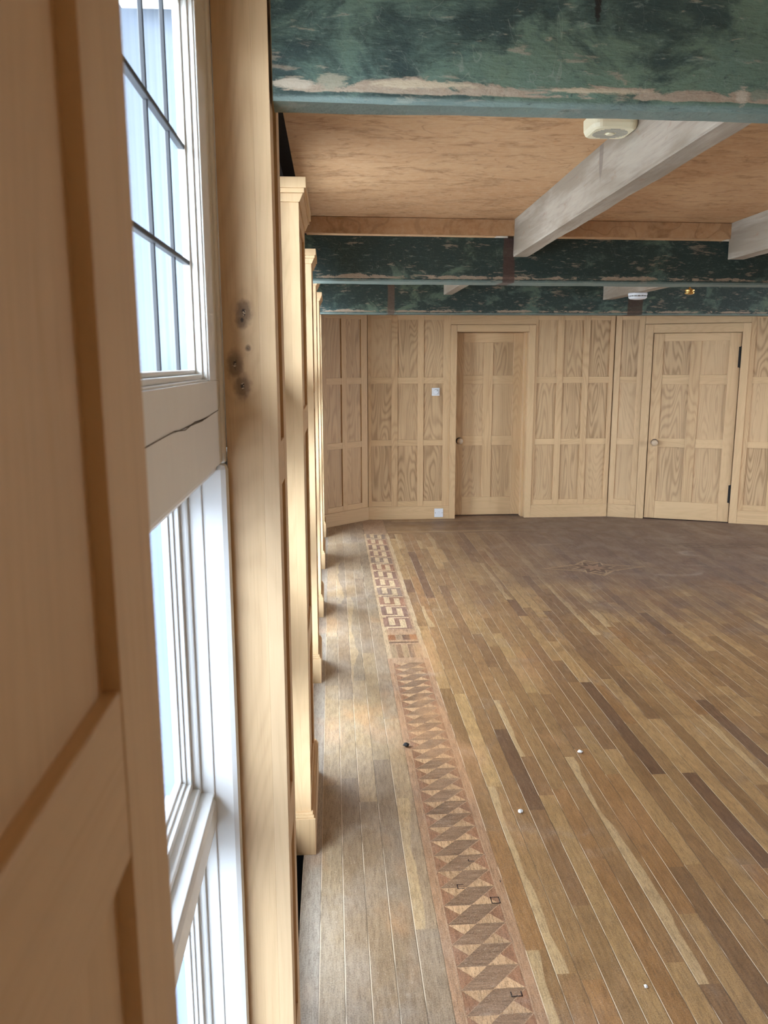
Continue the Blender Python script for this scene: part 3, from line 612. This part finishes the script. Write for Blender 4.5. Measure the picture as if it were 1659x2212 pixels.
def window(n, Ya, Yb, full=True):
    t = thing('window_%d' % n, None, None, (-0.2, (Ya+Yb)/2, 0)); struct(t)
    W = 'white_paint'
    def bx(nm, x0, x1, y0, y1, z0, z1, bv=.0015): return box(nm, W, t, x0, x1, y0, y1, z0, z1, bevel=bv, tone=.5)
    ZT = 2.06
    # outer posts, head and sill
    for (a, b) in ((Ya+.002, Ya+.027), (Yb-.027, Yb-.002)):
        bx('post', -.212, -.1755, a, b, 1.34, ZT, .003); bx('post', -.276, -.1725, a, b, .05, 1.34, .011)
    bx('head', -.30, -.18, Ya+.027, Yb-.027, 2.012, ZT); bx('sill', -.32, -.165, Ya+.027, Yb-.027, .05, .13, .006)
    a, b = Ya+.027, Yb-.027
    # transom with its cracked paint
    mb = MB().box(-.30, -.18, a, b, 1.342, 1.474); mb.prism([(-.30, 1.316), (-.206, 1.316), (-.196, 1.322), (-.190, 1.330), (-.188, 1.342), (-.30, 1.342)], a, b, 'y')
    cr = [(-.2, 1.416), (.0, 1.421), (.13, 1.424), (.2, 1.420), (.27, 1.4245), (.36, 1.423), (.44, 1.426), (.49, 1.4275), (.505, 1.436), (.512, 1.446), (.512, 1.462), (.516, 1.474)]
    if n == 3:
        yb = b-.517
        for (p, q), (p2, q2) in zip(cr[:-1], cr[1:]):
            if yb+p < a: continue
            h = .0007
            dz, dy = (h, 0) if abs(p2-p) > abs(q2-q) else (0, h)
            mb.poly([(-.1794, yb+p-dy, q-dz), (-.1794, yb+p2-dy, q2-dz), (-.1794, yb+p2+dy, q2+dz), (-.1794, yb+p+dy, q+dz)], mi=1)
        mb.poly([(-.1794, yb+.10, 1.4225), (-.1794, yb+.33, 1.4212), (-.1794, yb+.40, 1.4250)], mi=1)
    mb.build('transom', [W, 'crack'], t, .001)
    # upper casement: flat rails, two stepped beads, leaded glass
    def frame(nm, x0, x1, y0, y1, z0, z1, wd, wt=None, bv=.002):
        wt = wd if wt is None else wt; mb = MB()
        mb.box(x0, x1, y0, y0+wd, z0, z1).box(x0, x1, y1-wd, y1, z0, z1).box(x0, x1, y0+wd, y1-wd, z0, z0+wt).box(x0, x1, y0+wd, y1-wd, z1-wt, z1)
        return mb.build(nm, W, t, bv)
    gz0, gz1 = 1.474, 2.012; s_ = .093 if full else .045
    mb = MB()
    for (y0, y1) in ((a, a+s_), (b-s_, b)): mb.box(-.2095, -.1805, y0, y1, gz0, gz1)
    mb.box(-.2095, -.1805, a+s_, b-s_, 1.995, gz1); mb.build('casement', W, t, .0015)
    frame('bead', -.2095, -.1835, a+s_, b-s_, gz0, 1.995, .003, .003, .0012)
    frame('bead', -.2095, -.1900, a+s_+.003, b-s_-.003, gz0+.003, 1.992, .0055, .0075, .0026)
    frame('bead', -.2095, -.1990, a+s_+.0085, b-s_-.0085, gz0+.0105, 1.9845, .0055, .0065, .0026)
    ya, yb = a+s_+.014, b-s_-.014; za, zb = gz0+.017, 1.978
    gl = MB().box(-.2085, -.2065, ya-.003, yb+.003, za-.003, zb+.003).build('pane', 'glass', t)
    nb = max(2, round((yb-ya)/.122))
    for i in range(1, nb):
        yy = yb-.090-(i-1)*.125 if full else ya+(yb-ya)*i/nb
        if yy < ya+.02: break
        MB().box(-.2095, -.2035, yy-.0022, yy+.0022, za, zb).build('glazing_bar', 'lead', t, .0012)
    for zz in (1.641, 1.796):
        MB().box(-.2095, -.2000, ya, yb, zz-.0032, zz+.0032).build('glazing_bar', 'lead', t, .0015)
    # lower lights, deeper back: moulding, sash, glass, with a moulded mid rail
    for (z0, z1) in ((.755, 1.320), (.13, .700)):
        frame('moulding', -.276, -.2150, a, b, z0, z1, .004, .006, .002); pass
        frame('moulding', -.276, -.2370, a+.004, b-.004, z0+.006, z1-.006, .010, .014, .004)
        i0, i1 = a+.014, b-.014; sw = .012 if full else .045
        frame('sash', -.276, -.250, i0, i1, z0+.020, z1-.020, sw, .015 if full else .04, .001)
        hw = .035 if full else .06
        bw = .005 if full else .014
        frame('sash_bead', -.276, -.258, i0+sw, i1-sw, z0+hw, z1-hw, bw, bw, .002); frame('sash_bead', -.276, -.265, i0+sw+bw, i1-sw-bw, z0+hw+bw, z1-hw-bw, bw, bw, .002)
        MB().box(-.274, -.272, i0+sw+1.8*bw, i1-sw-1.8*bw, z0+hw+1.8*bw, z1-hw-1.8*bw).build('pane', 'tinted_glass' if full else ('dimmed_glass' if n < 5 else 'glass'), t)
    mb = MB(); mb.prism([(-.30, .700), (-.218, .700), (-.2135, .704), (-.2135, .742), (-.217, .747), (-.224, .750), (-.30, .756)], a, b, 'y'); mb.build('mid_rail', W, t, .001)
    # fastener on the leaded light
    portal('sky_portal', (-.315, (a+b)/2, 1.06), 1.9, b-a, (1, 0, 0))
    return t
gaps = [(-1.75, -0.42), (PIL[0][1], PIL[1][0]), (PIL[1][1], PIL[2][0]), (PIL[2][1], PIL[3][0]), (PIL[3][1], PIL[4][0]), (PIL[4][1], PIL[5][0]), (PIL[5][1], PIL[6][0])]
num = {1: 3, 0: 1, 2: 2, 3: 4, 4: 5, 5: 6, 6: 7}
for i, (a, b) in enumerate(gaps): window(num[i], a, b, full=(i == 1))
# wall on the window side: plate above the windows, low wall below, core behind the pilasters
mb = MB()
mb.box(-.34, -.205, -3.65, 7.3, 2.06, CEIL+.135).box(-.34, -.205, -3.65, 7.3, -.25, .05).box(-.34, -.205, -3.65, -1.75, .05, 2.06)
for (a, b, q) in PIL: mb.box(-.36, -.216 if q < -.0895 else -.271, a, b, 1.33, 2.06, mi=1).box(-.36, -.216 if q < -.0895 else -.271, a, b, .05, 1.33, mi=2)
struct(mb.build('wall_left', ['void_dark', 'mullion', 'pale_mullion']))

# ================================================================== beams and joists
def log(name, label, cat, x0, x1, w_, h_, mat, loc, rz, seed, along='x', jit=.004, ch=(.020, .014), seg=90, group=None):
    """hewn timber: chamfered section swept with a little waviness; underside at local z=0, front face at local y=0"""
    c0, c1 = ch
    prof = [(c0*.25, 0), (w_/2, -.0005), (w_-c0*.25, 0), (w_, c1*.5), (w_, h_*.3), (w_, h_*.65), (w_, h_), (w_/2, h_), (0, h_), (0, h_*.78), (0, h_*.52), (0, h_*.3), (0, c1*1.9), (c0*.12, c1), (c0*.16, c1*.45)]
    n = len(prof); vs, fs = [], []
    for i in range(seg+1):
        x = x0+(x1-x0)*i/seg
        for j, (p, q) in enumerate(prof):
            k = mnoise.noise(Vector((x*3.1, j*.8, seed)))*jit + mnoise.noise(Vector((x*14, j*2.2, seed+5)))*jit*.45
            fz = 0 if q > h_*.9 else (1 if q < c1*2 else .5)
            dx = k*(1 if p < w_*.5 else -1)*.8
            pt = (x, p+dx*(.6 if fz < 1 else 1), q+k*fz*.8)
            vs.append(pt if along == 'x' else (pt[1], pt[0], pt[2]))
    for i in range(seg):
        for j in range(n):
            a = i*n+j; b = i*n+(j+1) % n; fs.append([a, b, b+n, a+n] if along == 'y' else [a, a+n, b+n, b])
    fs.append(list(range(n)) if along == 'x' else list(range(n-1, -1, -1))); e = seg*n; fs.append([e+i for i in (range(n-1, -1, -1) if along == 'x' else range(n))])
    me = bpy.data.meshes.new(name); me.from_pydata(vs, [], fs); me.materials.append(mat); me.update()
    for p_ in me.polygons: p_.use_smooth = False
    o = bpy.data.objects.new(name, me); C.objects.link(o); o.location = loc; o.rotation_euler = (0, 0, rz)
    return tag(o, label, cat, group)
B2shade = .10  # shade on the middle beam put into its paint, less so on the far one
BG = 'green painted ceiling beams'
bare = (0.40, 0.335, 0.25)
B1 = beam_mat('green_beam_near', [], [(0.70, 0.026, (.026, .014), (0.17, 0.18, 0.13)), (0.672, 0.022, (.016, .022), bare), (0.425, 0.155, (.006, .034), (0.012, 0.010, 0.008)), (0.415, 0.178, (.022, .006), (0.012, 0.010, 0.008)), (0.005, 0.030, (.030, .014), (0.26, 0.24, 0.17)), (-.05, .025, (.04, .008), bare), (.15, .028, (.10, .007), (0.42, 0.34, 0.23)), (.42, .026, (.12, .006), (0.42, 0.34, 0.23))], dk=-.02)
B2 = beam_mat('green_beam_middle', [(0.868, 0.935, (0.115, 0.062, 0.050))], [], dk=B2shade)
B3 = beam_mat('green_beam_far', [(0.465, 0.530, (0.17, 0.115, 0.078)), (2.52, 2.66, (0.09, 0.05, 0.03))], [], dk=.05)
log('ceiling_beam', 'large flaking green ceiling beam across the top, nearest of the three', 'beam', -0.085, 6.0, .066, .29, B1, (0, 1.346, 1.9), math.atan(.025), 1.0, group=BG, seg=160)
log('ceiling_beam', 'shaded green ceiling beam in the middle, with a brown stripe near the joist', 'beam', -0.17, 6.0, .165, .215, B2, (0, 4.115, 1.9), math.atan(.050), 2.0, group=BG, seg=120, jit=.003, ch=(.03, .02))
log('ceiling_beam', 'green ceiling beam farthest back, just above the doors and panelling', 'beam', -0.17, 4.15, .17, .30, B3, (0, 6.79, 1.9), math.atan(.037), 3.0, group=BG, seg=100, jit=.003, ch=(.03, .02))
JG = 'bare timber joists'
log('ceiling_joist', 'greyish bare timber joist beside the cream smoke alarm', 'joist', 1.45, 4.145, .070, .19, M['joist'], (0.835, 0, 2.022), -.02, 4.0, along='y', jit=.003, ch=(.006, .006), seg=40, group=JG)
log('ceiling_joist', 'bare timber joist whose end shows at the right edge by the middle beam', 'joist', 1.47, 4.20, .085, .19, M['joist'], (1.97, 0, 2.022), -.02, 5.0, along='y', jit=.003, ch=(.006, .006), seg=40, group=JG)
log('ceiling_joist', 'short bare joist end peeping below the middle beam, left one', 'joist', 4.36, 6.82, .07, .17, M['joist'], (0.935, 0, 2.055), 0, 6.0, along='y', jit=.003, ch=(.006, .006), seg=30, group=JG)
log('ceiling_joist', 'bare joist carrying the white round smoke alarm beyond the middle beam', 'joist', 4.42, 6.87, .085, .19, M['joist'], (2.30, 0, 2.020), 0, 7.0, along='y', jit=.003, ch=(.006, .006), seg=30, group=JG)
# fillet board closing the ceiling against the middle beam
o = MB().box(-0.17, 6.0, 4.085, 4.105, 2.122, CEIL-.002, g='x').build('trim_3', 'ceiling'); struct(o); o.rotation_euler = (0, 0, math.atan(.045))

# ================================================================== small things
# cream smoke alarm
t = thing('smoke_alarm', 'cream square smoke alarm with slotted cover on the ceiling by the near beam', 'smoke alarm', (0.808, 2.455, 2.165))
def rrect(cx, cy_, w_, h_, r, n=6):
    pts = []
    for (sx0, sy0, a0) in ((1, 1, 0), (-1, 1, 90), (-1, -1, 180), (1, -1, 270)):
        for i in range(n+1):
            a = math.radians(a0+90*i/n); pts.append((cx+sx0*(w_/2-r)+r*math.cos(a), cy_+sy0*(h_/2-r)+r*math.sin(a)))
    return pts
def slabs(levels):
    """stack of (outline, z) rings joined into one closed skin"""
    mb = MB(); n = len(levels[0][0])
    for pts, z in levels:
        for p in pts: mb.v.append((p[0], p[1], z)); mb.t.append(.5)
    for k in range(len(levels)-1):
        for i in range(n):
            j = (i+1) % n; mb.f.append([k*n+i, k*n+j, (k+1)*n+j, (k+1)*n+i]); mb.uv.append([(0, 0)]*4); mb.mi.append(0); mb.sm.append(False)
    mb.f.append([i for i in range(n-1, -1, -1)]); mb.uv.append([(0, 0)]*n); mb.mi.append(0); mb.sm.append(False)
    e = (len(levels)-1)*n; mb.f.append([e+i for i in range(n)]); mb.uv.append([(0, 0)]*n); mb.mi.append(0); mb.sm.append(False)
    return mb
AX, AY = 0.820, 2.455
slabs([(rrect(AX, AY, .112, .112, .02), 2.156), (rrect(AX, AY, .124, .124, .026), 2.160), (rrect(AX, AY, .133, .133, .03), 2.170), (rrect(AX, AY, .135, .135, .03), 2.200)]).build('cover', 'ivory_plastic', t)
for i in range(13):
    yy = AY-.048+i*.008; hw = math.sqrt(max(0, .05**2-(yy-AY)**2))
    if abs(yy-AY) < .012:
        for s0 in (-1, 1): MB().box(min(AX+s0*.016, AX+s0*hw), max(AX+s0*.016, AX+s0*hw), yy-.0016, yy+.0016, 2.1553, 2.1565).build('slot', 'grey_plastic', t)
    elif hw > .008: MB().box(AX-hw, AX+hw, yy-.0016, yy+.0016, 2.1553, 2.1565).build('slot', 'grey_plastic', t)
MB().lathe([(0.013, 0), (0.013, .002), (0.010, .004)], (AX, AY, 2.1565), (0, 0, -1), 20).build('test_button', 'ivory_plastic', t)
# white round smoke alarm under the joist
t = thing('smoke_alarm', 'white round smoke alarm under the far joist below the middle beam', 'smoke alarm', (2.335, 6.2, 2.0))
cx_, cy_ = 2.345, 6.2
MB().lathe([(0.070, 0), (0.072, .012), (0.068, .020)], (cx_, cy_, 2.022), (0, 0, -1), 32).build('base', 'white_plastic', t)
MB().lathe([(0.062, 0), (0.062, .012)], (cx_, cy_, 2.003), (0, 0, -1), 32).build('vent_ring', 'grey_plastic', t)
MB().lathe([(0.068, 0), (0.069, .006), (0.058, .016), (0.03, .020)], (cx_, cy_, 1.993), (0, 0, -1), 32).build('cover', 'white_plastic', t)
for i in range(16):
    a = i*math.pi/8; MB().box(cx_+.066*math.cos(a)-.002, cx_+.066*math.cos(a)+.002, cy_+.066*math.sin(a)-.002, cy_+.066*math.sin(a)+.002, 1.992, 2.004).build('rib', 'white_plastic', t)
# brass lamp fitting beyond the middle beam
t = thing('brass_light_fitting', 'small brass light fitting hanging beyond the middle beam, bulb missing', 'light fitting', (2.44, 5.5, 2.2))
MB().lathe([(0.045, 0), (0.044, .008), (0.02, .018)], (2.44, 5.5, 2.2), (0, 0, -1), 24).build('ceiling_plate', 'brass', t)
MB().lathe([(0.006, 0), (0.006, .20)], (2.44, 5.5, 2.187), (0, 0, -1), 12).build('stem', 'brass', t)
MB().lathe([(0.012, 0), (0.030, .006), (0.034, .012), (0.026, .017), (0.026, .022), (0.034, .026), (0.030, .033), (0.018, .038)], (2.44, 5.5, 1.992), (0, 0, -1), 28).build('lamp_holder', 'brass', t)
# switches on the far panelling
t = thing('dimmer_switch', 'small square white dimmer with round knob at shoulder height left of the recessed door', 'switch', (0.984, YF, 1.229))
box('plate', 'white_plastic', t, 0.947, 1.021, YF-.004, YF+PT, 1.192, 1.266, bevel=.003)
MB().lathe([(0.024, 0), (0.024, .008), (0.021, .018), (0.017, .020)], (0.987, YF-.004, 1.231), (0, -1, 0), 28).build('knob', 'white_plastic', t)
MB().box(0.992, 0.998, YF-.0246, YF-.0238, 1.234, 1.246).build('knob_mark', 'grey_plastic', t)
t = thing('socket_plate', 'square white switched plate low on the skirting left of the recessed door', 'switch', (1.022, YF-.01, 0.062))
box('plate', 'white_plastic', t, 0.979, 1.065, YF-.022, YF-.010, 0.019, 0.105, bevel=.003)
box('rocker', 'white_plastic', t, 1.013, 1.031, YF-.027, YF-.022, 0.050, 0.074, bevel=.002)
for xx in (0.989, 1.055): MB().lathe([(0.004, 0), (0.003, .0012)], (xx, YF-.022, 0.062), (0, -1, 0), 12).build('screw', 'grey_plastic', t)
# crumbs left on the boards
def crumb(label, x, y, r, seed, col='plaster_bit'):
    bm_ = bmesh.new(); bmesh.ops.create_icosphere(bm_, subdivisions=2, radius=r)
    for v_ in bm_.verts:
        k = 1+.5*mnoise.noise(v_.co*(1.4/r)+Vector((seed, 0, 0))); v_.co *= k; v_.co.z *= .55
    mz = min(v_.co.z for v_ in bm_.verts)
    for v_ in bm_.verts: v_.co.z -= mz
    me = bpy.data.meshes.new('plaster_fragment'); bm_.to_mesh(me); bm_.free(); me.materials.append(M[col])
    o = bpy.data.objects.new('plaster_fragment', me); C.objects.link(o); o.location = (x, y, .0006); tag(o, label, 'debris', 'crumbs on the floor')
crumb('white crumb of plaster on the boards, right of the triangle inlay', 0.617, 2.454, .0085, 1)
crumb('white crumb of plaster farther out on the floorboards, beside a dark board', 0.948, 2.857, .009, 2)
crumb('tiny white crumb on the boards near the bottom edge of the photo', 0.744, 1.669, .005, 3)
crumb('dark lump of dirt on the boards just left of the triangle inlay', 0.274, 2.953, .012, 4, 'black_iron')
